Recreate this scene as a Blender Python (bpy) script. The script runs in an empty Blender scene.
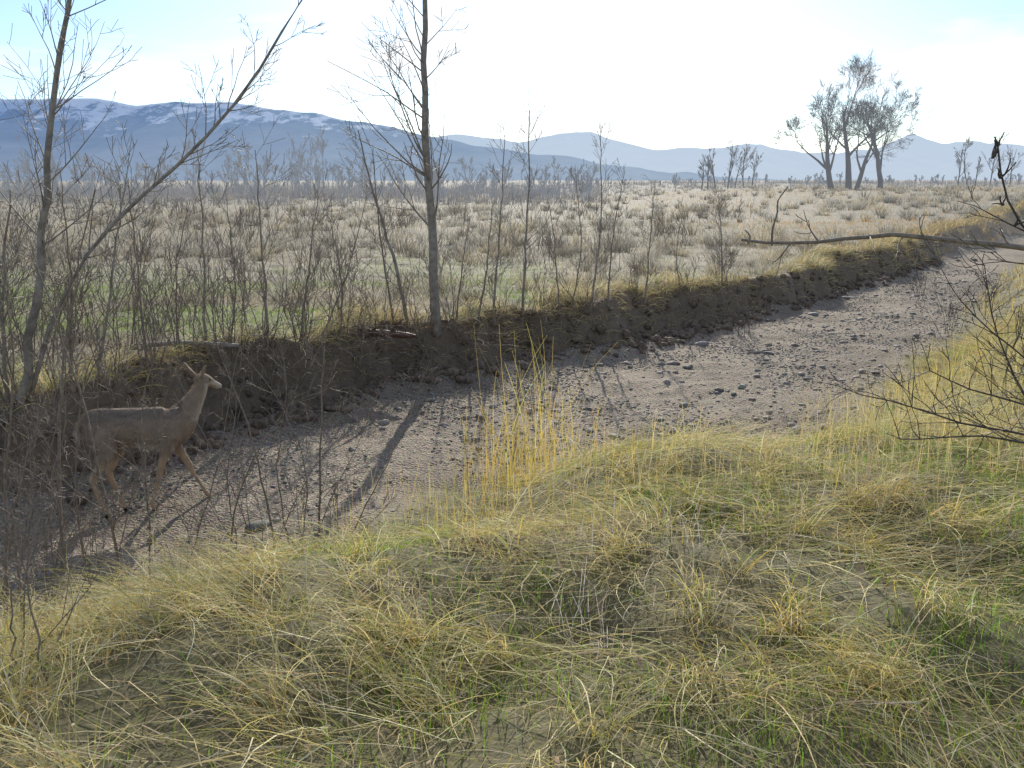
import bpy, bmesh, math, random
import numpy as np
from mathutils import Vector, Matrix
rng=np.random.default_rng(7); random.seed(7)
scene=bpy.context.scene
F=983.0; PITCH=math.radians(11.72); SP,CP=math.sin(PITCH),math.cos(PITCH); CAMZ=2.1
def ray(u,v):
    x=(u-512)/F; y=(384-v)/F
    return np.array([x, CP+y*SP, -SP+y*CP])
def px(u,v,z):
    d=ray(u,v); t=(z-CAMZ)/d[2]; return (d[0]*t,d[1]*t)
def pxd(u,v,Y):
    d=ray(u,v); t=Y/d[1]; return np.array([d[0]*t,Y,CAMZ+d[2]*t])
# ---------------- noise
_tab=np.random.default_rng(3).random((256,256))
def vn(x,y,s,seed=0):
    x=np.asarray(x,float)/s+seed*17.3+1000; y=np.asarray(y,float)/s+seed*9.7+1000
    xi=np.floor(x).astype(np.int64); yi=np.floor(y).astype(np.int64); fx=x-xi; fy=y-yi
    fx=fx*fx*(3-2*fx); fy=fy*fy*(3-2*fy)
    a=_tab[xi%256,yi%256]; b=_tab[(xi+1)%256,yi%256]; c=_tab[xi%256,(yi+1)%256]; d=_tab[(xi+1)%256,(yi+1)%256]
    return (a*(1-fx)+b*fx)*(1-fy)+(c*(1-fx)+d*fx)*fy
def fbm(x,y,s,o=3,seed=0):
    r=0;a=.5;t=0
    for i in range(o):
        r=r+a*vn(x,y,s/(2**i),seed+i*5);t+=a;a*=.5
    return r/t
def ss(t):
    t=np.clip(t,0,1); return t*t*(3-2*t)
# ---------------- channel lines
BED=-.95
farL=[(-40,-25),(-20,-8),(-10,3),(-7,6.6)]+[px(u,v,BED) for u,v in [(0,500),(130,468),(250,430),(400,388),(550,360),(700,333),(800,308),(880,282),(950,258),(1024,238)]]+[(60,88),(140,150)]
nearL=[(-40,-34),(-20,-16),(-10,-3),(-6,3)]+[px(u,v,BED+.03) for u,v in [(0,620),(150,578),(330,548),(430,485),(600,462),(800,455),(850,405),(940,350),(975,290),(1030,258)]]+[(66,85),(150,145)]
farL=np.array(farL,float); nearL=np.array(nearL,float)
farPoly=np.vstack([farL,[(140,4000),(-4000,4000),(-4000,-25)]])
nearPoly=np.vstack([nearL,[(4000,145),(4000,-4000),(-40,-4000)]])
def sdist(x,y,L,P):
    d=np.full(x.shape,1e9)
    for i in range(len(L)-1):
        ax,ay=L[i];bx,by=L[i+1];ex,ey=bx-ax,by-ay
        t=np.clip(((x-ax)*ex+(y-ay)*ey)/(ex*ex+ey*ey),0,1)
        d=np.minimum(d,np.hypot(x-ax-t*ex,y-ay-t*ey))
    ins=np.zeros(x.shape,bool); n=len(P)
    for i in range(n):
        x1,y1=P[i];x2,y2=P[(i+1)%n]
        if y1==y2: continue
        c=((y1>y)!=(y2>y))&(x<(x2-x1)*(y-y1)/(y2-y1)+x1)
        ins^=c
    return np.where(ins,d,-d)
def fields(x,y):
    x=np.asarray(x,float);y=np.asarray(y,float)
    df=sdist(x,y,farL,farPoly)+(fbm(x,y,1.8,3,2)-.5)*1.3+(fbm(x,y,.45,2,6)-.5)*.35
    dn=sdist(x,y,nearL,nearPoly)+(fbm(x,y,1.2,2,8)-.5)*.7
    return df,dn
def height(x,y,full=False):
    x=np.asarray(x,float);y=np.asarray(y,float)
    df,dn=fields(x,y)
    rise=1.1*ss((x-4)/35)*ss((y-18)/45)
    R=np.hypot(x,y)
    near_fade=1-ss((R-40)/60)
    bed=BED+(fbm(x,y,1.3,4,11)-.5)*.20+rise*.5+(fbm(x,y,.22,2,12)-.5)*.07
    mead=-.14+.16*np.exp(-((x+4)/3)**2-((y-12)/4)**2)+(fbm(x,y,5,3,20)-.5)*.25*near_fade+(fbm(x,y,.8,2,21)-.5)*.18*near_fade+rise+(fbm(x,y,60,2,25)-.5)*.5*(1-near_fade)
    zn=-.08+.30*ss((x-2)/3.5)+(fbm(x,y,1.1,3,30)-.5)*.34+(fbm(x,y,.3,2,31)-.5)*.10
    kf=ss(df/.45); top=ss((df-.3)/1.2)*.06
    kn=ss(dn/2.9)
    z=bed*(1-kf)+(mead+top)*kf
    z=np.where(df<=0,bed+(zn-bed)*kn,z)
    z=z+.16*np.exp(-((df+.15)/.3)**2)*(.4+fbm(x,y,.6,2,40))
    if full: return z,df,dn
    return z
GX0,GX1,GY0,GY1,GS=-14,18,-3,36,.06
gx=np.arange(GX0,GX1,GS);gy=np.arange(GY0,GY1,GS)
GXX,GYY=np.meshgrid(gx,gy,indexing='ij'); GZ,GDF,GDN=height(GXX,GYY,True)
def look(A,x,y):
    a=np.clip((x-GX0)/GS,0,len(gx)-2.001);b=np.clip((y-GY0)/GS,0,len(gy)-2.001)
    i=a.astype(int);j=b.astype(int);f=a-i;g=b-j
    return (A[i,j]*(1-f)+A[i+1,j]*f)*(1-g)+(A[i,j+1]*(1-f)+A[i+1,j+1]*f)*g
def hz(x,y):
    x=np.atleast_1d(np.asarray(x,float));y=np.atleast_1d(np.asarray(y,float))
    ins=(x>GX0)&(x<GX1-.1)&(y>GY0)&(y<GY1-.1)
    r=look(GZ,x,y)
    if (~ins).any(): r[~ins]=height(x[~ins],y[~ins])
    return r
def h1(x,y): return float(hz([x],[y])[0])
def pg(u,v):
    d=ray(u,v)
    ts=np.concatenate([np.arange(2,40,.04),np.arange(40,400,1)])
    X=d[0]*ts;Y=d[1]*ts;Z=CAMZ+d[2]*ts
    H=hz(X,Y); k=np.argmax(Z<H)
    if not (Z<H).any(): k=len(ts)-1
    return np.array([X[k],Y[k],H[k]])
def greenf(x,y):
    return ss((fbm(x,y,2.4,4,90)-.38)*5)*(1-ss((np.hypot(x,y)-18)/16))*(1-ss((x-2.5)/4)*.8)
# ---------------- mesh helpers
def mkmesh(name,V,Fc,col=None,mat=None,smooth=True,parent=None):
    V=np.asarray(V,np.float32).reshape(-1,3); Fc=np.asarray(Fc,np.int32)
    me=bpy.data.meshes.new(name); me.vertices.add(len(V)); me.vertices.foreach_set('co',V.ravel())
    k=Fc.shape[1]; me.loops.add(Fc.size); me.loops.foreach_set('vertex_index',Fc.ravel())
    me.polygons.add(len(Fc)); me.polygons.foreach_set('loop_start',np.arange(0,Fc.size,k,dtype=np.int32))
    me.update(calc_edges=True)
    if smooth: me.polygons.foreach_set('use_smooth',np.ones(len(Fc),bool))
    if col is not None:
        c=np.asarray(col,np.float32).reshape(-1,3); c=np.hstack([c,np.ones((len(c),1),np.float32)])
        a=me.color_attributes.new('Col','FLOAT_COLOR','POINT'); a.data.foreach_set('color',c.ravel())
    ob=bpy.data.objects.new(name,me); scene.collection.objects.link(ob)
    if mat: me.materials.append(mat)
    if parent: ob.parent=parent
    return ob
class Rib:
    def __init__(s): s.V=[];s.F=[];s.C=[];s.n=0
    def add(s,root,az,L,th0,th1,W,col,K=3,tip=None,clamp=False,twist=None,tipw=.15,bendy=.25):
        N=len(root)
        if N==0:return
        root=np.asarray(root,float)
        L=np.broadcast_to(L,(N,));W=np.broadcast_to(W,(N,));th0=np.broadcast_to(th0,(N,));th1=np.broadcast_to(th1,(N,));az=np.broadcast_to(az,(N,))
        P=np.zeros((N,K+1,3));P[:,0]=root
        azz=az.copy(); bend=rng.normal(0,bendy,N)
        for k in range(K):
            sft=(k+.5)/K; th=th0+(th1-th0)*sft
            d=np.stack([np.sin(th)*np.cos(azz),np.sin(th)*np.sin(azz),np.cos(th)],1)
            P[:,k+1]=P[:,k]+d*(L/K)[:,None]; azz=azz+bend/K*2
        if clamp is not False:
            off=rng.uniform(.005,clamp,N)[:,None]
            H=look(GZ,P[...,0].ravel(),P[...,1].ravel()).reshape(N,K+1)
            P[:,1:,2]=np.maximum(P[:,1:,2],(H+off)[:,1:])
        tw=rng.uniform(-1,1,N) if twist is None else np.full(N,twist)
        w=np.stack([-np.sin(az)*np.cos(tw),np.cos(az)*np.cos(tw),np.sin(tw)],1)
        sv=np.linspace(0,1,K+1); prof=(1-(1-tipw)*sv**1.5)
        off=w[:,None,:]*(W[:,None]*prof[None,:]*.5)[...,None]
        V=np.stack([P-off,P+off],2)
        idx=np.arange(N)[:,None]*(2*(K+1))+np.arange(K)[None,:]*2+s.n
        Fq=np.stack([idx,idx+1,idx+3,idx+2],-1).reshape(-1,4)
        col=np.broadcast_to(col,(N,3)); t=col if tip is None else np.broadcast_to(tip,(N,3))
        C=col[:,None,:]*(1-sv)[None,:,None]+t[:,None,:]*sv[None,:,None]
        C=np.repeat(C[:,:,None,:],2,2)
        s.V.append(V.reshape(-1,3));s.F.append(Fq);s.C.append(C.reshape(-1,3)); s.n+=N*2*(K+1)
    def build(s,name,mat,parent=None): return mkmesh(name,np.vstack(s.V),np.vstack(s.F),np.vstack(s.C),mat,True,parent)
def tubes(name,lines,mat,sides=5,parent=None,thin=4):
    groups={}
    for p,r in lines:
        sd=sides if max(r)>.012 else thin
        groups.setdefault((len(p),sd),[]).append((p,r))
    Vs=[];Fs=[];n=0
    for (k,sd),ls in groups.items():
        P=np.array([l[0] for l in ls],float);R=np.array([l[1] for l in ls],float);N=len(ls)
        T=np.gradient(P,axis=1);T/=np.linalg.norm(T,axis=2,keepdims=True)+1e-9
        ref=np.where(np.abs(T[...,2:3])>.85,np.array([1,.1,0.]),np.array([0.05,.1,1.]))
        A=np.cross(T,ref);A/=np.linalg.norm(A,axis=2,keepdims=True)+1e-9;B=np.cross(T,A)
        an=np.arange(sd)*2*math.pi/sd
        V=P[:,:,None,:]+(A[:,:,None,:]*np.cos(an)[None,None,:,None]+B[:,:,None,:]*np.sin(an)[None,None,:,None])*R[:,:,None,None]
        i=np.arange(N)[:,None,None]*(k*sd)+np.arange(k-1)[None,:,None]*sd+n; j=np.arange(sd)[None,None,:];j2=(j+1)%sd
        Fq=np.stack([i+j,i+j2,i+sd+j2,i+sd+j],-1).reshape(-1,4)
        Vs.append(V.reshape(-1,3));Fs.append(Fq);n+=N*k*sd
    return mkmesh(name,np.vstack(Vs),np.vstack(Fs),None,mat,True,parent)
# ---------------- materials
def newmat(name):
    m=bpy.data.materials.new(name);m.use_nodes=True;nt=m.node_tree;nt.nodes.clear()
    out=nt.nodes.new('ShaderNodeOutputMaterial');return m,nt,out
def N(nt,t,**k):
    n=nt.nodes.new(t)
    for a,b in k.items(): setattr(n,a,b)
    return n
def ramp(nt,src,stops):
    r=N(nt,'ShaderNodeValToRGB');e=r.color_ramp.elements
    while len(e)<len(stops): e.new(.5)
    for i,(p,c) in enumerate(stops): e[i].position=p;e[i].color=(*c,1) if len(c)==3 else c
    nt.links.new(src,r.inputs[0]);return r.outputs[0]
def noise(nt,vec,scale,detail=4,rough=.55):
    n=N(nt,'ShaderNodeTexNoise');n.inputs['Scale'].default_value=scale;n.inputs['Detail'].default_value=detail;n.inputs['Roughness'].default_value=rough
    nt.links.new(vec,n.inputs['Vector']);return n.outputs[0]
def mix(nt,f,a,b,mode='MIX'):
    m=N(nt,'ShaderNodeMix',data_type='RGBA',blend_type=mode)
    for s,i in ((f,0),(a,6),(b,7)):
        if isinstance(s,bpy.types.NodeSocket): nt.links.new(s,m.inputs[i])
        elif isinstance(s,(int,float)): m.inputs[i].default_value=s
        else: m.inputs[i].default_value=(*s,1)
    return m.outputs[2]
def painted_haze(nt,sh,mx_=.20,d0=14,d1=170):
    # distance haze painted in as pale emission, growing away from the origin
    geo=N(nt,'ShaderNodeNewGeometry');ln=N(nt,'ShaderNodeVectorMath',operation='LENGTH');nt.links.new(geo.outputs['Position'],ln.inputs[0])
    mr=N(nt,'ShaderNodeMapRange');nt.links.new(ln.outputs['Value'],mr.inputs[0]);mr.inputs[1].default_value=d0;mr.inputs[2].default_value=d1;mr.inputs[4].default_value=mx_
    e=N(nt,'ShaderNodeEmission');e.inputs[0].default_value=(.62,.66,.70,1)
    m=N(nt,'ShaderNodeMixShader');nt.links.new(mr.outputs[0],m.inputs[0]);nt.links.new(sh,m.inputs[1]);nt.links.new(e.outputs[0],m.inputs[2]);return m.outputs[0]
def blade_mat(name,trans=.4,gloss=.0,haze_glow=False):
    m,nt,out=newmat(name);a=N(nt,'ShaderNodeAttribute',attribute_name='Col')
    c=a.outputs['Color']
    d=N(nt,'ShaderNodeBsdfDiffuse');t=N(nt,'ShaderNodeBsdfTranslucent')
    nt.links.new(c,d.inputs[0]);nt.links.new(c,t.inputs[0])
    m1=N(nt,'ShaderNodeMixShader');m1.inputs[0].default_value=trans;nt.links.new(d.outputs[0],m1.inputs[1]);nt.links.new(t.outputs[0],m1.inputs[2])
    o=m1.outputs[0]
    if gloss>0:
        g=N(nt,'ShaderNodeBsdfGlossy');g.inputs['Roughness'].default_value=.5;g.inputs['Color'].default_value=(.8,.78,.65,1)
        m2=N(nt,'ShaderNodeMixShader');m2.inputs[0].default_value=gloss;nt.links.new(o,m2.inputs[1]);nt.links.new(g.outputs[0],m2.inputs[2]);o=m2.outputs[0]
    if haze_glow: o=painted_haze(nt,o)
    nt.links.new(o,out.inputs[0]);return m
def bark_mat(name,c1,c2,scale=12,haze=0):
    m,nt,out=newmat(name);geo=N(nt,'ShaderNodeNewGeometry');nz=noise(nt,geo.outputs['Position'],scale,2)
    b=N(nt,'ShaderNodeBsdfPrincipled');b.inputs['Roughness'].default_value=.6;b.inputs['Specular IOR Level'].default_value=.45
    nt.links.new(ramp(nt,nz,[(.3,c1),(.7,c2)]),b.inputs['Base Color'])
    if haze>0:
        e=N(nt,'ShaderNodeEmission');e.inputs[0].default_value=(.48,.54,.62,1)  # haze over far bark is painted as a flat emission
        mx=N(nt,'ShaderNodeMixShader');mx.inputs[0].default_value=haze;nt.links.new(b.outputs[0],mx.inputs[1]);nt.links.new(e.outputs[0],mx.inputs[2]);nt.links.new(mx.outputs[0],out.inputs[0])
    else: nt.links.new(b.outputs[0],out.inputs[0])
    return m
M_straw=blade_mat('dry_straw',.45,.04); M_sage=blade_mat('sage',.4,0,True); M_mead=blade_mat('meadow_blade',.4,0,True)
M_bark=bark_mat('bark',(.18,.15,.12),(.36,.31,.25)); M_twig=bark_mat('twig',(.15,.115,.09),(.30,.24,.18),20)
M_dark=bark_mat('dark_branch',(.045,.035,.03),(.12,.095,.075),15)
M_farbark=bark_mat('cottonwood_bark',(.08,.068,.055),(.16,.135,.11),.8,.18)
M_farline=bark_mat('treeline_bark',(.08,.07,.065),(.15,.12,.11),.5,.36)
# ---------------- ground
def axis(a,b,step,lim,g=1.16):
    c=list(np.arange(a,b,step));s=step;x=c[-1]
    hi=[]
    while x<lim: s*=g;x+=s;hi.append(x)
    s=step;x=a;lo=[]
    while x>-lim: s*=g;x-=s;lo.append(x)
    return np.array(lo[::-1]+c+hi)
ax=axis(-8,14,.07,20000,1.07);ay=axis(0,30,.07,20000,1.07)
AX,AY=np.meshgrid(ax,ay,indexing='ij');AZ,ADF,ADN=height(AX,AY,True)
nx,ny=AX.shape;i=(np.arange(nx-1)[:,None]*ny+np.arange(ny-1)[None,:])
Fq=np.stack([i,i+ny,i+ny+1,i+1],-1).reshape(-1,4)
bedm=(1-ss((ADF+.1)/.2))*(1-ss((ADN+.1)/.5)); bank=ss((ADF+.3)/.3)*(1-ss((ADF-.5)/.35)); nearm=np.where(ADF<0,ss(ADN/.5),0)
zone=np.stack([bedm,bank,nearm],-1)
m,nt,out=newmat('earth')
geo=N(nt,'ShaderNodeNewGeometry');P=geo.outputs['Position']
za=N(nt,'ShaderNodeAttribute',attribute_name='Col');sep=N(nt,'ShaderNodeSeparateColor');nt.links.new(za.outputs['Color'],sep.inputs[0])
ga=N(nt,'ShaderNodeAttribute',attribute_name='Grn')
n1=noise(nt,P,.6,3);n2=noise(nt,P,7,3,.7);n3=noise(nt,P,45,2,.7)
mead=mix(nt,ramp(nt,n2,[(.35,(0,0,0)),(.65,(1,1,1))]),ramp(nt,n1,[(.35,(.22,.2,.13)),(.5,(.28,.24,.17)),(.7,(.33,.28,.19))]),(.18,.155,.11))
gf=N(nt,'ShaderNodeMath',operation='MULTIPLY');nt.links.new(ga.outputs['Fac'],gf.inputs[0]);gf.inputs[1].default_value=.7
mead=mix(nt,gf.outputs[0],mead,(.12,.15,.04))
gv=N(nt,'ShaderNodeTexVoronoi');gv.inputs['Scale'].default_value=38;nt.links.new(P,gv.inputs['Vector'])
bedc=mix(nt,.6,ramp(nt,n1,[(.35,(.20,.165,.125)),(.65,(.36,.30,.24))]),gv.outputs['Color'],'SOFT_LIGHT')
hs=N(nt,'ShaderNodeHueSaturation');hs.inputs['Saturation'].default_value=.45;nt.links.new(bedc,hs.inputs['Color']);bedc=hs.outputs[0]
bedc=mix(nt,ramp(nt,n3,[(.42,(0,0,0)),(.60,(.7,.7,.7))]),bedc,(.14,.11,.085))
bedc=mix(nt,1.0,bedc,(1.1,1.0,.84),'MULTIPLY')
bankc=mix(nt,n2,(.085,.063,.042),(.25,.19,.13))
nearc=mix(nt,n2,(.07,.065,.03),(.17,.15,.075))
c=mix(nt,sep.outputs[0],mead,bedc);c=mix(nt,sep.outputs[2],c,nearc);c=mix(nt,sep.outputs[1],c,bankc)
b=N(nt,'ShaderNodeBsdfPrincipled');b.inputs['Roughness'].default_value=.85;b.inputs['Specular IOR Level'].default_value=.3
nt.links.new(c,b.inputs['Base Color'])
bp=N(nt,'ShaderNodeBump');bp.inputs['Strength'].default_value=.9;bp.inputs['Distance'].default_value=.03
ml=N(nt,'ShaderNodeMath',operation='MULTIPLY');nt.links.new(gv.outputs['Distance'],ml.inputs[0]);nt.links.new(sep.outputs[0],ml.inputs[1])
ad=N(nt,'ShaderNodeMath',operation='ADD');nt.links.new(n2,ad.inputs[0]);nt.links.new(ml.outputs[0],ad.inputs[1]);nt.links.new(ad.outputs[0],bp.inputs['Height']);nt.links.new(bp.outputs[0],b.inputs['Normal'])
nt.links.new(painted_haze(nt,b.outputs[0]),out.inputs[0])
gob=mkmesh('ground',np.stack([AX,AY,AZ],-1),Fq,zone,m)
at=gob.data.attributes.new('Grn','FLOAT','POINT');at.data.foreach_set('value',greenf(AX,AY).astype(np.float32).ravel())
# ---------------- stones
def ico(sub):
    bm=bmesh.new();bmesh.ops.create_icosphere(bm,subdivisions=sub,radius=1);v=np.array([x.co[:] for x in bm.verts]);f=np.array([[a.index for a in p.verts] for p in bm.faces]);bm.free();return v,f
def stones(name,x,y,size,sub,mat,flat=.55,sink=.25,tone=(.13,.36)):
    v,f=ico(sub);n=len(x)
    V=v[None]*(1+rng.normal(0,.13,(n,len(v),1)))
    sc=np.stack([size*rng.uniform(.8,1.4,n),size*rng.uniform(.7,1.1,n),size*rng.uniform(flat*.6,flat*1.3,n)],1)
    V=V*sc[:,None,:];a=rng.uniform(0,6.28,n);ca,sa=np.cos(a)[:,None],np.sin(a)[:,None]
    X=V[...,0]*ca-V[...,1]*sa;Y=V[...,0]*sa+V[...,1]*ca
    z=hz(x,y)
    V=np.stack([X+x[:,None],Y+y[:,None],V[...,2]+(z+size*flat*(.5-sink))[:,None]],-1)
    Fc=(f[None]+np.arange(n)[:,None,None]*len(v)).reshape(-1,3)
    g=rng.uniform(*tone,n)[:,None]*np.array([1.1,.98,.85])*(1+rng.normal(0,.05,(n,3)))
    return mkmesh(name,V,Fc,np.repeat(g[:,None,:],len(v),1),mat,True)
m,nt,out=newmat('river_stone');a=N(nt,'ShaderNodeAttribute',attribute_name='Col');geo=N(nt,'ShaderNodeNewGeometry')
nz=noise(nt,geo.outputs['Position'],60,2);c=mix(nt,1.0,a.outputs['Color'],ramp(nt,nz,[(.3,(.65,.65,.65)),(.7,(1.2,1.2,1.2))]),'MULTIPLY')
b=N(nt,'ShaderNodeBsdfPrincipled');b.inputs['Roughness'].default_value=.75;b.inputs['Specular IOR Level'].default_value=.35;nt.links.new(c,b.inputs['Base Color']);nt.links.new(b.outputs[0],out.inputs[0])
M_stone=m
def bedpts(n,ymax=34,thr=.4,seed=50):
    x=rng.uniform(-8,16,n*6);y=3+(ymax-3)*rng.random(n*6)**1.2
    df=look(GDF,x,y);dn=look(GDN,x,y)
    k=(df<0.0)&(dn<.5)&(rng.random(n*6)<np.clip((fbm(x,y,1.6,3,seed)-thr)*5,.05,1))
    return x[k][:n],y[k][:n]
x,y=bedpts(26000);stones('gravel',x,y,rng.uniform(.007,.026,len(x)),1,M_stone)
x,y=bedpts(1700,34,.45,53);stones('river_cobbles',x,y,.02+.045*rng.random(len(x))**3,2,M_stone,tone=(.15,.34))
bx=[];by=[]
for (u,v,nn) in [(640,365,8),(740,352,6),(780,350,5),(840,320,7),(690,440,7),(770,432,12),(600,415,4),(720,400,4),(900,345,5),(170,505,2),(940,285,8),(965,262,8),(860,300,8),(930,300,8)]:
    p=px(u,v,BED)
    for k in range(nn): bx.append(p[0]+random.gauss(0,.8));by.append(p[1]+random.gauss(0,.5))
bx=np.array(bx);by=np.array(by);stones('boulders',bx,by,rng.uniform(.04,.11,len(bx)),2,M_stone,.5,.4,tone=(.12,.25))
x=rng.uniform(-8,16,60000);y=rng.uniform(3,36,60000);df=look(GDF,x,y);k=(df>-.45)&(df<.45);x=x[k][:4500];y=y[k][:4500]
m,nt,out=newmat('bank_soil');b=N(nt,'ShaderNodeBsdfPrincipled');b.inputs['Roughness'].default_value=1;geo=N(nt,'ShaderNodeNewGeometry')
nt.links.new(ramp(nt,noise(nt,geo.outputs['Position'],15,2),[(.3,(.08,.06,.04)),(.7,(.24,.18,.13))]),b.inputs['Base Color']);nt.links.new(b.outputs[0],out.inputs[0])
stones('soil_clods',x,y,.015+.09*rng.random(len(x))**2.5,2,m,.8,.2)
# ---------------- grass
def colr(n,base,v=.15,h=.06):
    return np.clip(np.array(base)[None]*(1+rng.normal(0,v,(n,1)))*(1+rng.normal(0,h,(n,3))),.01,.85)
STR=(.68,.56,.25);PALE=(.78,.69,.45);GRN=(.25,.36,.06);YEL=(.74,.56,.14);DEAD=(.36,.30,.19);OLV=(.46,.46,.13)
def mixc(n,opts):
    ch=rng.choice(len(opts),n,p=[o[1] for o in opts]);c=np.zeros((n,3))
    for i,o in enumerate(opts):
        k=ch==i;c[k]=colr(k.sum(),o[0])
    return c
def nearpts(n,lim=8):
    x=rng.uniform(-7,11,n*4);y=rng.uniform(1.0,20,n*4);dn=look(GDN,x,y);df=look(GDF,x,y)
    k=(dn>.1)&(df<0)&(y<lim+6*(x>3))&(rng.random(n*4)<np.clip(dn/.8,.2,1))
    return x[k][:n],y[k][:n]
R=Rib()
tx,ty=nearpts(580,13)
flow=lambda x,y:-1.9+2.8*(fbm(x,y,1.8,2,60)-.5)*2
for s in range(len(tx)):
    n=int(rng.integers(35,80));r=rng.uniform(.04,.14)
    x=tx[s]+rng.normal(0,r,n);y=ty[s]+rng.normal(0,r,n);z=hz(x,y)
    f0=float(flow(tx[s],ty[s]));az=np.where(rng.random(n)<.65,f0+rng.normal(0,.6,n),rng.uniform(0,6.28,n))
    up=rng.random()
    R.add(np.stack([x,y,z-.01],1),az,rng.uniform(.25,.7,n),rng.uniform(.2,1.0,n),rng.uniform(1.4,2.3,n)*(.8+.2*(1-up)),rng.uniform(.003,.0068,n),mixc(n,[(STR,.42),(PALE,.22),(DEAD,.10),(YEL,.14),(OLV,.12)]),5,clamp=.10)
x,y=nearpts(46000,13);dens=fbm(x,y,.55,2,66);k=dens>rng.uniform(.12,.55,len(x));x=x[k];y=y[k];n=len(x);az=flow(x,y)+rng.normal(0,.9,n)
R.add(np.stack([x,y,hz(x,y)+rng.uniform(0,.09,n)],1),az,rng.uniform(.2,.8,n),rng.uniform(1.1,1.6,n),rng.uniform(1.4,1.85,n),rng.uniform(.003,.0068,n),mixc(n,[(STR,.42),(PALE,.23),(DEAD,.22),(OLV,.13)]),5,clamp=.12,bendy=.45)
R.build('dry_grass',M_straw)
R=Rib();x,y=nearpts(100000,11);g=fbm(x,y,.8,4,70)+.19*ss((x-.3)/1.5)+.11*ss((3.9-y)/1.2)*ss((x+1.2)/1)-.06*ss((y-6)/3)-.08*ss((-x-.5)/1.5)
k=rng.random(len(x))<np.clip((g-.53)*6,.04,1);x=x[k];y=y[k];n=len(x)
R.add(np.stack([x,y,hz(x,y)],1),rng.uniform(0,6.28,n),rng.uniform(.06,.21,n),rng.uniform(0,.5,n),rng.uniform(.5,1.4,n),rng.uniform(.0035,.007,n),colr(n,GRN,.25,.12),3)
R.build('green_grass',blade_mat('green_blade',.5))
R=Rib()
def tall(u,v,nn,hgt,spread,col,w=.005,lean=.25):
    p=pg(u,v);x=p[0]+rng.normal(0,spread,nn);y=p[1]+rng.normal(0,spread,nn)
    R.add(np.stack([x,y,hz(x,y)],1),rng.uniform(0,6.28,nn),rng.uniform(.4,1,nn)*hgt,rng.uniform(0,lean,nn),rng.uniform(.1,.8,nn),w,colr(nn,col),6,tipw=.4)
tall(530,478,70,1.7,.22,YEL,.008);tall(520,488,130,1.0,.3,YEL,.007);tall(560,465,60,.7,.4,STR);tall(430,505,60,.5,.4,STR);tall(350,545,60,.5,.3,STR);tall(640,475,60,.5,.4,STR);tall(480,525,130,.55,.4,YEL,.006);tall(700,470,60,.4,.5,STR);tall(600,490,80,.45,.5,YEL)
tall(870,440,160,.6,.5,STR);tall(960,400,160,.7,.7,STR);tall(1000,360,160,.8,.8,YEL);tall(900,470,160,.5,.5,STR);tall(1010,440,160,.6,.6,STR);tall(860,410,120,.5,.4,STR);tall(250,575,60,.4,.4,STR);tall(872,505,40,.8,.15,DEAD);tall(150,600,60,.45,.5,STR);tall(40,650,80,.45,.4,STR)
tall(585,640,40,.33,.13,(.78,.68,.66),.0045,.5);tall(685,545,18,.3,.09,(.78,.68,.66),.0045,.5);tall(590,560,24,.33,.10,(.78,.68,.66),.0045,.5)
R.build('tall_grass_stems',M_straw)
x,y=nearpts(5000,10);n=len(x);R=Rib()
R.add(np.stack([x,y,hz(x,y)+rng.uniform(.01,.05,n)],1),rng.uniform(0,6.28,n),rng.uniform(.02,.05,n),rng.uniform(.9,1.7,n),rng.uniform(1.2,2.2,n),rng.uniform(.012,.028,n),mixc(n,[((.36,.3,.24),.6),((.17,.13,.09),.4)]),2,tipw=.4,clamp=.07)
R.build('leaf_litter',M_straw)
# bank hanging grass
R=Rib();x=rng.uniform(-9,17.5,520000);y=rng.uniform(3,35.5,520000);df=look(GDF,x,y)
k0=(df>.06)&(df<.7)&(rng.random(len(x))<np.clip((df+.1)*1.6,.15,1))&(fbm(x,y,.7,2,80)>.40)
X,Y=x[k0][:30000],y[k0][:30000];n=len(X)
e=.12;az=np.arctan2(look(GDF,X,Y-e)-look(GDF,X,Y+e),look(GDF,X-e,Y)-look(GDF,X+e,Y))+rng.normal(0,.6,n)
R.add(np.stack([X,Y,hz(X,Y)+.01],1),az,rng.uniform(.12,.5,n),rng.uniform(.3,1.3,n),rng.uniform(1.8,2.8,n),.004+.0003*Y,mixc(n,[(STR,.45),(DEAD,.35),((.22,.17,.11),.2)]),4)
k=(df>.35)&(df<1.1)&(fbm(x,y,.5,2,83)>.52);X,Y=x[k][:15000],y[k][:15000];n=len(X)
az=np.arctan2(look(GDF,X,Y-e)-look(GDF,X,Y+e),look(GDF,X-e,Y)-look(GDF,X+e,Y))+rng.normal(0,1.1,n)
R.add(np.stack([X,Y,hz(X,Y)],1),az,rng.uniform(.15,.5,n),rng.uniform(0,.6,n),rng.uniform(.9,2.3,n),.004+.0003*Y,mixc(n,[(STR,.4),(PALE,.35),(DEAD,.25)]),4)
x=rng.uniform(10,60,260000);y=rng.uniform(30,90,260000);df=fields(x,y)[0];k=(df>-.1)&(df<1.3)&(x<y*.8);X,Y=x[k][:9000],y[k][:9000];n=len(X)
R.add(np.stack([X,Y,hz(X,Y)],1),rng.uniform(0,6.28,n),rng.uniform(.2,.5,n),rng.uniform(0,.8,n),rng.uniform(.9,2.3,n),.004+.0005*Y,mixc(n,[(STR,.35),((.55,.38,.18),.3),(DEAD,.35)]),3)
R.build('bank_grass',M_mead)
R=Rib();x=rng.uniform(3,60,80000);y=rng.uniform(11,70,80000);df,dn=fields(x,y);k=(dn>.3)&(df<0)&(x<y*.75+2);x=x[k][:16000];y=y[k][:16000];n=len(x)
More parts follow.
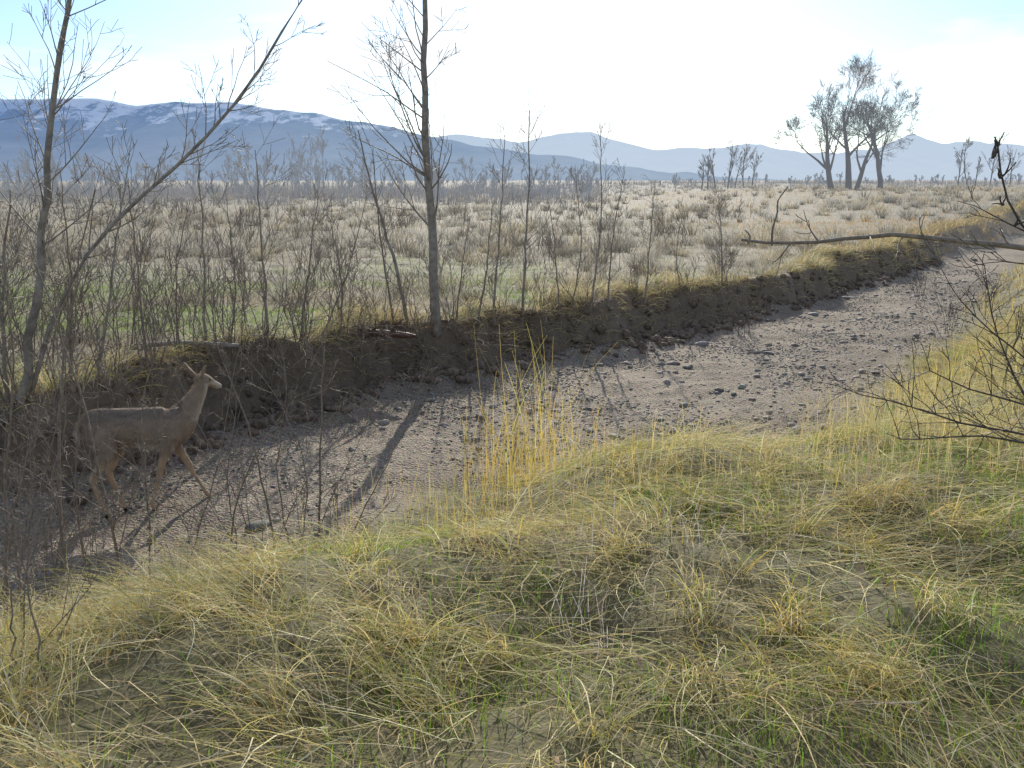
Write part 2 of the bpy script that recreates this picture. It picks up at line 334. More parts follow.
R.add(np.stack([x,y,hz(x,y)],1),rng.uniform(0,6.28,n),rng.uniform(.2,.55,n),rng.uniform(0,.5,n),rng.uniform(.4,1.6,n),.005+.0005*y,mixc(n,[(STR,.5),(YEL,.25),(DEAD,.25)]),3)
R.build('bank_grass',M_mead)
# meadow
def wedge(n,r0,r1,p=1.0,a=.72):
    th=rng.uniform(-a,a,n);r=np.sqrt(r0*r0+(r1*r1-r0*r0)*rng.random(n)**p);return r*np.sin(th),r*np.cos(th)
R=Rib()
for (nn,r0,r1,hh,w) in [(75000,8,22,.24,.0065),(42000,20,50,.28,.014),(26000,45,140,.34,.035)]:
    x,y=wedge(nn,r0,r1);
    if r1<30: df=look(GDF,x,y)
    else: df=fields(x,y)[0]
    k=(df>.45);x=x[k];y=y[k];n=len(x)
    g=greenf(x,y)
    isg=rng.random(n)<g*.9
    orange=ss((x-5)/10)*.75
    c=np.where(isg[:,None],colr(n,(.30,.42,.08),.2),np.where((rng.random(n)<orange)[:,None],colr(n,(.62,.40,.16)),mixc(n,[((.46,.40,.27),.5),((.58,.52,.40),.3),(DEAD,.2)])))
    R.add(np.stack([x,y,hz(x,y)],1),rng.uniform(0,6.28,n),hh*rng.uniform(.35,1.1,n)*np.where(isg,.6,1),rng.uniform(0,.6,n),rng.uniform(.6,1.8,n),w,c,3)
R.build('meadow_grass',M_mead)
R=Rib()
for (nc,r0,r1,nb,w) in [(560,13,35,90,.011),(1000,30,75,46,.024),(1500,70,200,20,.07)]:
    x,y=wedge(nc,r0,r1);df=fields(x,y)[0];d=fbm(x,y,9,2,95)
    k=(df>1.2)&(d>.36)&(greenf(x,y)<.5);x=x[k];y=y[k];n=len(x);H=hz(x,y)
    for s in range(n):
        hh=rng.uniform(.25,.8);rr=hh*rng.uniform(.4,.8);q=nb
        rx=rng.normal(0,rr*.5,q);ry=rng.normal(0,rr*.5,q);az=np.arctan2(ry,rx)
        tone=rng.uniform(.75,1.3)
        base=np.array([(.36,.34,.28),(.46,.42,.34),(.28,.25,.19),(.50,.42,.28)][rng.integers(0,4)])*tone
        R.add(np.stack([x[s]+rx,y[s]+ry,np.full(q,H[s])],1),az,hh*rng.uniform(.4,1,q),rng.uniform(0,.6,q),rng.uniform(.2,1.4,q),w,colr(q,base*.35,.12,.03),2,tip=colr(q,base*1.3,.1,.03),tipw=.6)  # root darkened, tip paled: clump shading painted into the blade colour
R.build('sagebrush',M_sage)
# ---------------- woody growth
def nrm(v): return v/(math.sqrt(v[0]*v[0]+v[1]*v[1]+v[2]*v[2])+1e-9)
def grow(out,p,d,L,r,depth,kids=(3,6),spread=(.5,1.0),wob=.12,up=.06,nseg=5,rmin=.0018,ratio=(.35,.65),tmin=.25,fall=.6,rr=.6):
    p=np.array(p,float);d=nrm(np.array(d,float));pts=[p.copy()];ds=[]
    for i in range(nseg):
        d=nrm(d+rng.normal(0,wob,3)+np.array([0,0,up]));ds.append(d);p=p+d*(L/nseg);pts.append(p.copy())
    rad=[max(r*(1-.75*i/nseg),rmin) for i in range(nseg+1)]
    out.append((pts,rad))
    if depth<=0:return
    for j in range(rng.integers(kids[0],kids[1]+1)):
        t=rng.uniform(tmin,.97)*nseg;k=min(int(t),nseg-1);f=t-k
        q=pts[k]*(1-f)+pts[k+1]*f;dd=ds[k]
        a=rng.uniform(*spread);w=rng.normal(0,1,3);perp=nrm(np.array([dd[1]*w[2]-dd[2]*w[1],dd[2]*w[0]-dd[0]*w[2],dd[0]*w[1]-dd[1]*w[0]]))
        nd=dd*math.cos(a)+perp*math.sin(a)
        grow(out,q,nd,L*rng.uniform(*ratio)*(1.15-fall*t/nseg),max(rad[k]*rr,rmin),depth-1,kids,spread,wob,up,nseg if depth>2 else 4,rmin,ratio,tmin,fall,rr)
def smooth(pts,n):
    pts=np.array(pts,float);d=np.r_[0,np.cumsum(np.linalg.norm(np.diff(pts,axis=0),axis=1))];t=np.linspace(0,d[-1],n)
    P=np.stack([np.interp(t,d,pts[:,i]) for i in range(3)],1)
    for _ in range(2): P[1:-1]=(P[:-2]+2*P[1:-1]+P[2:])/4
    return P
def stem(name,pix,r0,r1,mat,branches=14,bl=.8,depth=2,spread=(.5,1.0),lean=0,rmin=.002,bmin=.2,kids=(2,5),Y=None,side=5,br=.35,wig=.12,up=.07):
    b=pg(*pix[0]) if Y is None else None
    Y0=b[1] if Y is None else Y
    pts=[pxd(u,v,Y0+lean*i/len(pix)) for i,(u,v) in enumerate(pix)]
    if Y is None: pts[0]=b
    pts[0]=pts[0].copy(); g=h1(pts[0][0],pts[0][1]); pts[0][2]=g-.06
    P=smooth(pts,14);P[1:-1]+=rng.normal(0,.006+r0*wig,(12,3))*np.array([1,1,.2])
    rad=np.linspace(r0,r1,14);out=[(list(P),list(rad))]
    for j in range(branches):
        t=rng.uniform(bmin,.98)*13;k=min(int(t),12);q=P[k]*(1-(t-k))+P[k+1]*(t-k);dd=nrm(P[k+1]-P[k])
        a=rng.uniform(*spread);perp=nrm(np.cross(dd,rng.normal(0,1,3)));nd=dd*math.cos(a)+perp*math.sin(a)
        grow(out,q,nd,bl*rng.uniform(.45,1.1)*(1.2-.6*t/13),max(rad[k]*br,rmin),depth-1,kids,spread,.09,up,5,rmin*.8)
    return tubes(name,out,mat,side if r0<.03 else 8)
def free(name,pix,Y,r0,r1,out,n=12,w=.2):
    P=smooth([pxd(u,v,Y+dy) for u,v,dy in pix],n);P+=rng.normal(0,r0*w,P.shape);out.append((list(P),list(np.linspace(r0,r1,n))));return P
stem('bare_tree',[(18,402),(33,330),(42,230),(47,150),(57,70),(70,0),(80,-70)],.048,.018,M_bark,30,1.35,3,rmin=.0028,bmin=.3,br=.24,kids=(2,4))
stem('bare_tree',[(28,400),(55,300),(90,245),(130,205),(180,165),(235,108),(272,55),(300,8),(325,-50)],.028,.009,M_bark,26,.8,3,rmin=.0028,bmin=.3,spread=(.4,.9),kids=(2,4))
stem('bare_tree',[(437,332),(434,250),(427,180),(423,120),(427,60),(425,0),(426,-70)],.08,.028,M_bark,36,1.8,3,rmin=.0045,bmin=.22,spread=(.6,1.05),br=.24,kids=(2,4),wig=.08)
for pix,r,bn,bl in [([(410,330),(395,260),(375,200),(358,130)],.033,18,.8),([(395,325),(380,240),(372,150)],.02,14,.7),([(492,322),(500,230),(505,135)],.022,22,.7),([(478,325),(488,260),(493,200)],.02,12,.6),([(522,325),(528,220),(530,110)],.028,26,.8),([(590,312),(602,220),(600,138)],.024,24,.8),([(645,303),(650,240),(655,180)],.022,18,.6),([(608,308),(612,240),(625,170)],.018,14,.6),([(722,285),(722,240),(718,195)],.022,30,.9),([(340,335),(343,280),(330,220)],.02,14,.7),([(268,345),(262,240),(255,150)],.022,16,.9),([(205,345),(203,240),(197,150)],.022,16,.9),([(300,340),(310,260),(318,190)],.018,14,.7),([(560,318),(556,260),(548,190)],.016,14,.6),([(95,380),(110,300),(120,210)],.022,16,.9),([(150,395),(140,300),(128,180)],.02,16,.9),([(5,400),(2,300),(10,190)],.028,20,.9),([(455,328),(462,270),(470,215)],.015,12,.5),([(180,350),(175,270),(190,200)],.015,14,.7),([(230,345),(236,280),(225,190)],.015,14,.7),([(320,340),(352,260),(368,190)],.014,12,.6),([(70,385),(72,280),(60,170)],.018,16,.8),([(680,298),(676,250),(684,205)],.014,12,.5),([(570,318),(582,250),(575,165)],.016,16,.6)]:
    stem('bare_sapling',pix,r,r*.25,M_bark if r>.02 else M_twig,bn,bl,2,rmin=.0035,br=.3)
for pix,r,bn,bl in [([(65,592),(58,500),(57,400),(75,280),(95,190)],.016,16,.6),([(122,600),(112,520),(88,420),(60,330),(30,240)],.014,14,.6),([(150,588),(148,500),(140,400),(175,290)],.008,10,.5),([(8,612),(4,500),(12,400),(8,280)],.014,16,.6),([(275,548),(258,460),(235,390),(205,310)],.010,14,.5),([(318,546),(320,450),(322,350),(335,280)],.011,12,.5),([(30,640),(15,560),(20,480),(45,400)],.009,12,.5),([(200,575),(185,520),(140,470),(100,440)],.005,6,.3),([(225,565),(240,480),(290,400),(330,330)],.008,12,.5),([(90,605),(75,500),(80,380),(135,270)],.008,12,.5),([(345,540),(400,440),(430,360)],.006,8,.4),([(48,690),(30,600),(10,500)],.006,8,.4),([(470,500),(465,440),(455,390)],.004,6,.3),([(535,455),(530,390),(525,330)],.004,5,.3),([(60,610),(45,500),(70,420),(60,330)],.008,12,.5),([(240,560),(225,470),(240,400),(220,340)],.006,8,.4),([(20,630),(30,520),(60,420),(70,330)],.008,12,.5),([(290,550),(275,470),(290,380),(270,310)],.006,9,.4),([(0,600),(20,470),(60,380),(120,290)],.008,12,.5),([(180,578),(215,480),(230,400),(250,290)],.006,10,.4),([(110,595),(125,520),(150,430),(190,350)],.005,9,.4),([(255,560),(240,500),(195,420),(170,360)],.005,9,.4),([(50,600),(60,520),(95,450),(100,350)],.006,10,.4),([(310,548),(330,500),(365,430),(380,380)],.005,8,.4),([(35,620),(70,540),(130,480),(230,470)],.005,8,.35),([(15,640),(20,560),(35,470),(20,380)],.006,10,.5),([(300,552),(310,470),(280,400),(240,350)],.006,10,.4),([(265,560),(300,490),(330,440),(400,420)],.005,8,.35),([(25,690),(10,620),(15,540)],.006,8,.4)]:
    stem('shrub_stem',pix,r,r*.3,M_twig,bn,bl,3,rmin=.0019,bmin=.15,kids=(2,3))
def shrub(name,u,v,ns,L,r,mat=M_twig,depth=2,rmin=.003,kids=(3,5),tilt=.5,base=None):
    b=pg(u,v) if base is None else base;out=[]
    for i in range(ns):
        a=rng.uniform(0,6.28);t=rng.uniform(.05,tilt);d=(math.sin(t)*math.cos(a),math.sin(t)*math.sin(a),math.cos(t))
        q=b+np.array([math.cos(a),math.sin(a),0])*rng.uniform(0,.2);q[2]=h1(q[0],q[1])-.03
        grow(out,q,d,L*rng.uniform(.6,1.1),r,depth,kids,(.35,.9),.13,.05,5,rmin)
    return tubes(name,out,mat,4)
for (u,v,ns,L) in [(20,395,9,1.3),(60,392,8,1.2),(110,385,8,1.1),(150,375,7,1.2),(190,360,8,1.2),(230,350,10,1.1),(265,345,9,1.1),(300,342,10,1.0),(345,340,9,1.1),(385,338,8,1.0),(420,336,8,1.0),(455,332,8,.9),(500,325,7,.9),(545,322,7,.9),(585,315,6,.8),(640,305,6,.8),(690,295,5,.7),(725,285,9,1.1),(160,330,7,1.3),(80,340,7,1.3),(350,300,6,1.0),(250,300,7,1.2),(35,370,8,1.5),(130,350,8,1.4)]:
    shrub('bare_shrub',u,v,ns,L,.009)
out=[]
for i in range(70):
    D=rng.uniform(19,60);u=rng.uniform(-100,760);b=pxd(u,250,D)
    for j in range(9):
        a=rng.uniform(0,6.28);t=rng.uniform(.05,.5);s=D/35
        q=b+np.array([rng.normal(0,.35*s),rng.normal(0,.35),0]);q[2]=h1(q[0],q[1])
        grow(out,q,(math.sin(t)*math.cos(a),math.sin(t)*math.sin(a),1),rng.uniform(.5,1.3),.008,1,(3,5),(.3,.7),.1,.06,4,.0045*s)
tubes('willow_thicket',out,M_twig,4,thin=3)
out=[]
for u,v in [(225,385),(245,375),(270,372),(295,370),(320,372),(350,365),(380,362),(410,360),(440,352),(470,350),(500,345),(30,430),(530,340),(255,395),(310,385),(365,372),(430,362),(240,400),(280,392),(340,380),(400,372)]:
    b=pg(u,v)
    for i in range(11):
        a=rng.uniform(-2.6,-.5);q=b+np.array([rng.normal(0,.3),rng.normal(0,.15),0]);q[2]=h1(q[0],q[1])
        grow(out,q,(math.cos(a),math.sin(a)*.7,rng.uniform(-.2,.9)),rng.uniform(.4,.9),.006,1,(3,5),(.3,.9),.15,-.08,5,.0028)
tubes('bank_brush',out,M_twig,4)
for (u,v,ns,L) in [(40,600,5,1.1),(100,600,4,.8),(260,565,5,.8),(320,550,5,.7),(10,660,4,.9),(60,620,4,1.0),(190,585,3,.6)]:
    shrub('bare_shrub',u,v,ns,L,.005,rmin=.0018,depth=2,kids=(2,4),tilt=.7)
# right dead branch
out=[]
P=free('a',[(1180,470,.3),(1130,330,.2),(1075,262,.1),(1040,250,0),(1010,243,0),(985,246,0),(955,240,0),(930,237,0),(900,233,0),(870,234,0),(840,241,0),(805,242,0),(780,246,0),(760,244,0),(742,240,0)],7.4,.036,.011,out,26,.12)
P[0][2]=h1(P[0][0],P[0][1])-.1
free('b',[(772,246,0),(772,228,-.02),(779,212,0),(776,200,0),(788,187,0)],7.4,.009,.005,out)
free('b2',[(748,244,0),(752,236,0),(745,230,0)],7.4,.008,.005,out,5)
for u,v in [(870,236),(905,235),(930,238),(955,241),(985,246),(1010,245),(820,243),(790,244),(1030,250)]:
    q=pxd(u,v,7.4);grow(out,q,(rng.normal(-.5,.4),rng.normal(0,.4),rng.normal(.1,.6)),rng.uniform(.2,.5),.008,1,(1,3),(.4,.9),.18,0,5,.003)
tubes('dead_branch',out,M_twig,7)
out=[]
free('c',[(1120,420,.1),(1075,300,0),(1040,240,0),(1015,225,0),(1003,205,0),(1000,178,0),(992,158,0),(998,142,0)],5.6,.012,.006,out)
out[-1][0][0][2]=h1(out[-1][0][0][0],out[-1][0][0][1])
for u,v in [(1003,205),(1000,178),(992,158),(1015,225),(998,146)]:
    q=pxd(u,v,5.6)
    for _ in range(3): grow(out,q,(rng.normal(0,.6),rng.normal(0,.4),.6),rng.uniform(.05,.13),.0085,0,wob=.25,rmin=.004)
for u,v in [(1040,240),(1060,270),(1075,300)]:
    q=pxd(u,v,5.6);grow(out,q,(-.8,rng.normal(0,.3),.5),.5,.006,2,(2,4),(.4,.9),.15,0,5,.002)
tubes('dark_twig_shrub',out,M_dark,5)
out=[]
for pth in [[(1080,500,.1),(1060,440,0),(1024,432,0),(985,430,0),(940,418,0),(905,402,0),(862,395,0)],[(1080,500,.1),(1060,460,0),(1024,440,0),(980,435,0),(900,440,0)],[(1085,500,.1),(1060,400,.1),(1024,352,0),(985,330,0),(960,300,0)],[(1085,500,.1),(1060,420,.1),(1024,402,0),(970,392,0),(930,370,0)],[(1085,500,.1),(1060,450,.1),(1015,380,.2),(990,320,.2),(985,265,.2)]]:
    P=free('d',pth,5.2,.009,.003,out);P2=P
    out[-1][0][0][2]=h1(P[0][0],P[0][1])-.05
    for k in range(4,12):
        for _ in range(2): grow(out,P[k],(rng.normal(-.4,.5),rng.normal(0,.5),rng.normal(.5,.5)),rng.uniform(.12,.4),.003,1,(1,3),(.4,.9),.15,.02,4,.0018)
tubes('dark_shrub',out,M_dark,5)
for (u,v,ns,L) in [(950,335,7,.9),(985,320,7,1.0),(1015,400,6,.8),(920,300,5,.7)]:
    shrub('bare_shrub',u,v,ns,L,.006,M_dark,rmin=.0028)
out=[];b=pg(365,338);P=smooth([b+np.array(o) for o in [(-.75,.1,.05),(-.2,0,.07),(.2,0,.06),(.75,-.05,.02)]],12);out.append((list(P),[.03,.055,.06,.058,.057,.06,.055,.052,.05,.05,.045,.02]))
for t in (3,6,8): grow(out,P[t],(rng.normal(),-.3,.7),.35,.02,1,(1,2),wob=.1,rmin=.006)
tubes('fallen_log',out,bark_mat('red_log',(.08,.04,.028),(.16,.09,.06),10),8)
out=[];b=pg(180,350);P=smooth([b+np.array(o) for o in [(-.6,-.1,.05),(0,0,.09),(.7,.1,.03)]],12);out.append((list(P),[.03]*12));tubes('fallen_log',out,M_bark,7)
# ---------------- far trees
def bigtree(name,bases,Yd,mat):
    out=[]
    for (u,L,lx,r,ly) in bases:
        b=pxd(u,182,Yd);b[2]=h1(b[0],b[1])-.3
        grow(out,b,(lx,ly,1),L,r,5,(4,5),(.3,.85),.09,.05,6,.012,(.5,.74),.22,.35,.5)
    return tubes(name,out,mat,6,thin=3)
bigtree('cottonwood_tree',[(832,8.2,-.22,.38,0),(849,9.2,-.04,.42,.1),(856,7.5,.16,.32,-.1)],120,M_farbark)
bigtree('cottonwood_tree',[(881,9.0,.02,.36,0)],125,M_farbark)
def simpletree(out,b,hh,r,depth=3,k=(3,5),rmin=.03): grow(out,b,(rng.normal(0,.06),0,1),hh,r,depth,k,(.3,.75),.06,.08,5,rmin,(.4,.6),.2)
out=[]
for u,hh,D in [(708,4.8,150),(716,5.5,150),(728,7.2,150),(744,6.5,160),(752,4.5,160),(735,4.5,155),(702,3.5,150),(958,6,170),(968,7,170),(990,8,190),(1010,7,190),(1030,8,190),(975,4,160)]:
    b=pxd(u,183,D);b[2]=h1(b[0],b[1])-.2;simpletree(out,b,hh*1.0,.13,3,(5,6),.016)
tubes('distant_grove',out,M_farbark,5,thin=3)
out=[]
for i in range(380):
    if i<300:
        D=rng.uniform(85,200);u=rng.uniform(-260,600);hh=rng.uniform(1.6,3.8)*(1.9 if rng.random()<.2 and u<330 else 1)*(D/120)
    else: D=rng.uniform(140,280);u=rng.uniform(560,1180);hh=rng.uniform(1.2,2.6)
    b=pxd(u,185,D);b[2]=h1(b[0],b[1])-.3
    simpletree(out,b,hh,.05*D/100,3,(4,6),.014*D/100)
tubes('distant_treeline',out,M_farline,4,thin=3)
R=Rib()
for i in range(1700):
    if i<1100: D=rng.uniform(85,200);u=rng.uniform(-260,600);s=D/160
    else: D=rng.uniform(140,350);u=rng.uniform(500,1250);s=D/260
    b=pxd(u,185,D);b[2]=h1(b[0],b[1])
    q=22;rx=rng.normal(0,1.0,q)
    R.add(np.stack([b[0]+rx*s,b[1]+rng.normal(0,1,q),np.full(q,b[2])],1),rng.uniform(0,6.28,q),rng.uniform(.4,1.7,q)*s*(1 if u<560 else .7),0.0,rng.uniform(.1,.6,q),.10*s,colr(q,np.array([(.22,.21,.22),(.28,.25,.22),(.17,.17,.18)][i%3]),.15,.03),2,tipw=.3)
R.build('distant_brush',blade_mat('brush',.35,0,True))
# ---------------- mountains
def ridge(name,prof,Dist,depthR,haze,hcol,hcol2,snow,amp,seed,rock=(.06,.08,.09)):
    us=np.linspace(-700,1750,520);pv=np.interp(us,[p[0] for p in prof],[p[1] for p in prof])
    pv=pv+(fbm(us,us*0,60,5,seed)-.5)*11*amp
    nt_=70;t=np.linspace(0,1.35,nt_)
    dirx=(us-512)/F;crest=(180-pv)/F*Dist*1.0
    V=np.zeros((len(us),nt_,3))
    for j,tt in enumerate(t):
        Dj=Dist-depthR*(1-tt)
        X=dirx*Dj;shape=(tt**1.3) if tt<=1 else max(0,1-(tt-1)*1.6)
        rid=1-np.abs(2*fbm(X/ depthR*4.0,np.full_like(X,Dj)/depthR*4*.3,1.0,4,seed+3)-1)
        k=math.sin(min(tt,1)*math.pi)*.6
        V[:,j,0]=X;V[:,j,1]=Dj;V[:,j,2]=crest*(shape*(1-k*(1-rid)*1.6))-8*(1-min(tt*6,1))
    i=np.arange(len(us)-1)[:,None]*nt_+np.arange(nt_-1)[None]
    Fq=np.stack([i,i+nt_,i+nt_+1,i+1],-1).reshape(-1,4)
    m,nt,out=newmat(name);geo=N(nt,'ShaderNodeNewGeometry');mp=N(nt,'ShaderNodeMapping');nt.links.new(geo.outputs['Position'],mp.inputs[0]);mp.inputs['Scale'].default_value=(.0060,.0016,.012)
    nz=noise(nt,mp.outputs[0],1.0,7,.70);sp=N(nt,'ShaderNodeSeparateXYZ');nt.links.new(geo.outputs['Position'],sp.inputs[0])
    mr=N(nt,'ShaderNodeMapRange');nt.links.new(sp.outputs[2],mr.inputs[0]);mr.inputs[1].default_value=Dist*.030;mr.inputs[2].default_value=Dist*.078
    mu=N(nt,'ShaderNodeMath',operation='MULTIPLY_ADD');nt.links.new(mr.outputs[0],mu.inputs[0]);mu.inputs[1].default_value=.30;nt.links.new(nz,mu.inputs[2])
    sn=ramp(nt,mu.outputs[0],[(.66,(0,0,0)),(.73,(snow,snow,snow))])
    mp2=N(nt,'ShaderNodeMapping');nt.links.new(geo.outputs['Position'],mp2.inputs[0]);mp2.inputs['Scale'].default_value=(.0025,.0008,.008)
    n2=noise(nt,mp2.outputs[0],1,6,.65)
    c=mix(nt,sn,mix(nt,ramp(nt,n2,[(.35,(0,0,0)),(.65,(1,1,1))]),rock,(.24,.25,.24)),(.95,.97,1.0))
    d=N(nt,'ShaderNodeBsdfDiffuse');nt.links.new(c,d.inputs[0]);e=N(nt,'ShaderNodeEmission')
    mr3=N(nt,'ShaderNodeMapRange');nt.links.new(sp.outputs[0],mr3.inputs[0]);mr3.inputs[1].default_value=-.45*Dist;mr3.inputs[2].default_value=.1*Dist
    hc0=mix(nt,mr3.outputs[0],hcol,hcol2)  # painted haze colour pales toward the sun side
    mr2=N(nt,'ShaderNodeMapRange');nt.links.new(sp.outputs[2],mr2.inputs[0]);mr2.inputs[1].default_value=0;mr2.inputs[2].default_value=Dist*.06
    hc=mix(nt,mr2.outputs[0],mix(nt,.25,hc0,(.62,.68,.74)),hc0);nt.links.new(hc,e.inputs[0])  # painted haze also pales toward the foot of the range
    mx=N(nt,'ShaderNodeMixShader');mx.inputs[0].default_value=haze;nt.links.new(d.outputs[0],mx.inputs[1]);nt.links.new(e.outputs[0],mx.inputs[2]);nt.links.new(mx.outputs[0],out.inputs[0])  # range haze is emission mixed over the rock and snow colour
    return mkmesh(name,V,Fq,None,m)
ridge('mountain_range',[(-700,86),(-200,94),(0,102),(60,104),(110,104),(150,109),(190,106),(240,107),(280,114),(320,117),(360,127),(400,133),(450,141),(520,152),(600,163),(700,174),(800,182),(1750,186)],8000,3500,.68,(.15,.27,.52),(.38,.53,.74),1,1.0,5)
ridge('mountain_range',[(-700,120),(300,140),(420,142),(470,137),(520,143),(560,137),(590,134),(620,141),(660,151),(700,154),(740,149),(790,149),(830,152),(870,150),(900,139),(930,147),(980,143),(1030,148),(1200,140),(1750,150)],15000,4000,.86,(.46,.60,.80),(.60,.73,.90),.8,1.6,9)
# ---------------- deer
def loft(rings,n=14,side=(0,1,0)):
    C=np.array([[r[0],r[1],r[2]] for r in rings],float);T=np.gradient(C,axis=0);T/=np.linalg.norm(T,axis=1,keepdims=True)
    S=np.array(side,float);V=[];Fc=[]
    for i,r in enumerate(rings):
        s=nrm(S-T[i]*np.dot(S,T[i]));u=np.cross(T[i],s)
        for k in range(n):
            a=2*math.pi*k/n;V.append(C[i]+s*math.cos(a)*r[3]+u*math.sin(a)*r[4])
    for i in range(len(rings)-1):
        for k in range(n): Fc.append((i*n+k,i*n+(k+1)%n,(i+1)*n+(k+1)%n,(i+1)*n+k))
    Fc.append(tuple(range(n))[::-1]);Fc.append(tuple(range((len(rings)-1)*n,len(rings)*n)))
    return V,Fc
def dense(r,m=4):
    r=np.array(r,float);tt=np.linspace(0,len(r)-1,(len(r)-1)*m+1)
    out=[]
    for x in tt:
        i=min(int(x),len(r)-2);f=x-i;p0=r[max(i-1,0)];p1=r[i];p2=r[i+1];p3=r[min(i+2,len(r)-1)]
        q=.5*((2*p1)+(-p0+p2)*f+(2*p0-5*p1+4*p2-p3)*f*f+(-p0+3*p1-3*p2+p3)*f**3);q[3:]=np.maximum(q[3:],.006);out.append(q)
    return out
parts=[]
parts.append(dense([(-.475,0,.87,.02,.04),(-.45,0,.87,.08,.11),(-.37,0,.865,.12,.155),(-.22,0,.85,.13,.165),(-.05,0,.825,.145,.18),(.12,0,.80,.15,.20),(.26,0,.795,.135,.20),(.36,0,.84,.11,.165),(.43,0,.92,.085,.125),(.50,0,1.02,.062,.092),(.555,0,1.11,.052,.072),(.585,0,1.185,.047,.058),(.595,0,1.205,.03,.04)]))
hy=math.radians(35);pol=np.array([.58,0,1.22])
def hd(x,y,z):
    v=np.array([x-.585,y,z-1.25]);return tuple(pol+np.array([v[0]*math.cos(hy)-v[1]*math.sin(hy),v[0]*math.sin(hy)+v[1]*math.cos(hy),v[2]]))
head=[(.545,0,1.245,.03,.035),(.57,0,1.255,.05,.058),(.615,0,1.25,.056,.064),(.665,0,1.228,.046,.053),(.715,0,1.20,.032,.038),(.765,0,1.175,.027,.03),(.80,0,1.158,.022,.024),(.812,0,1.152,.01,.012)]
parts.append(dense([(*hd(a,b,c),d,e) for a,b,c,d,e in head],3))
for sy in (-1,1):
    parts.append(dense([(*hd(.572,sy*.035,1.285),.016,.012),(*hd(.555,sy*.07,1.32),.036,.013),(*hd(.54,sy*.11,1.36),.042,.012),(*hd(.53,sy*.14,1.395),.028,.01),(*hd(.525,sy*.165,1.42),.008,.008)],3))
def leg(pts): parts.append(dense([(x,y,z,r,r*q) for x,y,z,r,q in pts],4))
leg([(-.33,-.05,.90,.08,1.2),(-.33,-.075,.78,.085,1.5),(-.29,-.09,.64,.068,1.35),(-.345,-.088,.50,.04,1.2),(-.42,-.085,.39,.027,1.25),(-.415,-.085,.33,.024,1.2),(-.385,-.085,.20,.018,1.1),(-.36,-.085,.10,.022,1.1),(-.335,-.085,.05,.018,1),(-.32,-.085,.0,.026,1.2)])
leg([(-.32,.05,.90,.08,1.2),(-.30,.075,.78,.085,1.5),(-.22,.09,.64,.066,1.35),(-.24,.088,.50,.04,1.2),(-.29,.085,.40,.027,1.25),(-.28,.085,.34,.024,1.2),(-.24,.085,.21,.018,1.1),(-.205,.085,.10,.022,1.1),(-.18,.085,.05,.018,1),(-.16,.085,.0,.026,1.2)])
leg([(.28,-.05,.88,.06,1.4),(.29,-.08,.74,.06,1.5),(.235,-.088,.62,.045,1.4),(.19,-.085,.50,.032,1.2),(.15,-.082,.36,.027,1.15),(.13,-.082,.28,.019,1),(.095,-.082,.16,.017,1),(.07,-.082,.09,.021,1),(.08,-.082,.045,.017,1),(.095,-.082,.0,.025,1.2)])
leg([(.30,.05,.88,.06,1.4),(.33,.08,.74,.06,1.5),(.31,.088,.62,.045,1.4),(.37,.085,.50,.032,1.2),(.43,.082,.38,.027,1.15),(.46,.082,.30,.019,1),(.53,.082,.17,.017,1),(.57,.082,.09,.021,1),(.60,.082,.05,.017,1),(.625,.082,.0,.025,1.2)])
parts.append(dense([(-.45,0,.94,.025,.02),(-.49,0,.90,.032,.022),(-.52,0,.82,.034,.02),(-.525,0,.74,.024,.015),(-.515,0,.69,.008,.008)],3))
V=[];Fc=[]
for p in parts:
    v,f=loft(p);o=len(V);V+=v;Fc+=[tuple(i+o for i in q) for q in f]
me=bpy.data.meshes.new('tmp');me.from_pydata([tuple(v) for v in V],[],Fc);me.update()
bm=bmesh.new();bm.from_mesh(me);bmesh.ops.recalc_face_normals(bm,faces=bm.faces);bm.to_mesh(me);bm.free()
tmp=bpy.data.objects.new('tmp',me);scene.collection.objects.link(tmp)
md=tmp.modifiers.new('r','REMESH');md.mode='VOXEL';md.voxel_size=.009;md.use_smooth_shade=True
md=tmp.modifiers.new('s','SMOOTH');md.factor=.5;md.iterations=4
dg=bpy.context.evaluated_depsgraph_get();ev=tmp.evaluated_get(dg);dm=bpy.data.meshes.new_from_object(ev);bpy.data.objects.remove(tmp)
co=np.zeros(len(dm.vertices)*3);dm.vertices.foreach_get('co',co);co=co.reshape(-1,3)
no=np.zeros(len(dm.vertices)*3);dm.vertices.foreach_get('normal',no);no=no.reshape(-1,3)
def deercol(c,nn):
    x,y,z=c[:,0],c[:,1],c[:,2];C=np.tile([.30,.225,.16],(len(c),1)).astype(float)
    def bl(mask,col):
        nonlocal C;C=C*(1-mask[:,None])+np.array(col)*mask[:,None]
    bl(ss((z-.84)/.14)*(x<.4)*ss((nn[:,2]+.4)/1.0),(.19,.15,.115))
    bl(ss((.70-z)/.06)*ss((z-.56)/.05)*ss((-nn[:,2]-.2)/.5)*(x>-.28)*(x<.3),(.55,.48,.4))
    bl(ss((.6-z)/.15),(.44,.31,.19))
    bl(ss((-.455-x)/.03)*ss((z-.66)/.08)*ss((.86-z)/.05)*.7,(.5,.44,.37))
    bl(ss((.05-z)/.02),(.03,.025,.02))
    hx=(x-pol[0])*math.cos(-hy)-(y)*math.sin(-hy)+.585
    bl(ss((hx-.72)/.03)*(z>1.08),(.4,.35,.29));bl(ss((hx-.795)/.012)*(z>1.08),(.02,.02,.02))
    bl((x>.38)*(z>.85)*(z<1.2)*ss((nn[:,0]-.3)/.4)*.6,(.52,.45,.36))
    C*= (1+(vn(x*1.0,z+y,.05,4)-.5)[:,None]*.35)
    return C
C=deercol(co,no);a=dm.color_attributes.new('Col','FLOAT_COLOR','POINT');a.data.foreach_set('color',np.hstack([C,np.ones((len(C),1))]).astype(np.float32).ravel())
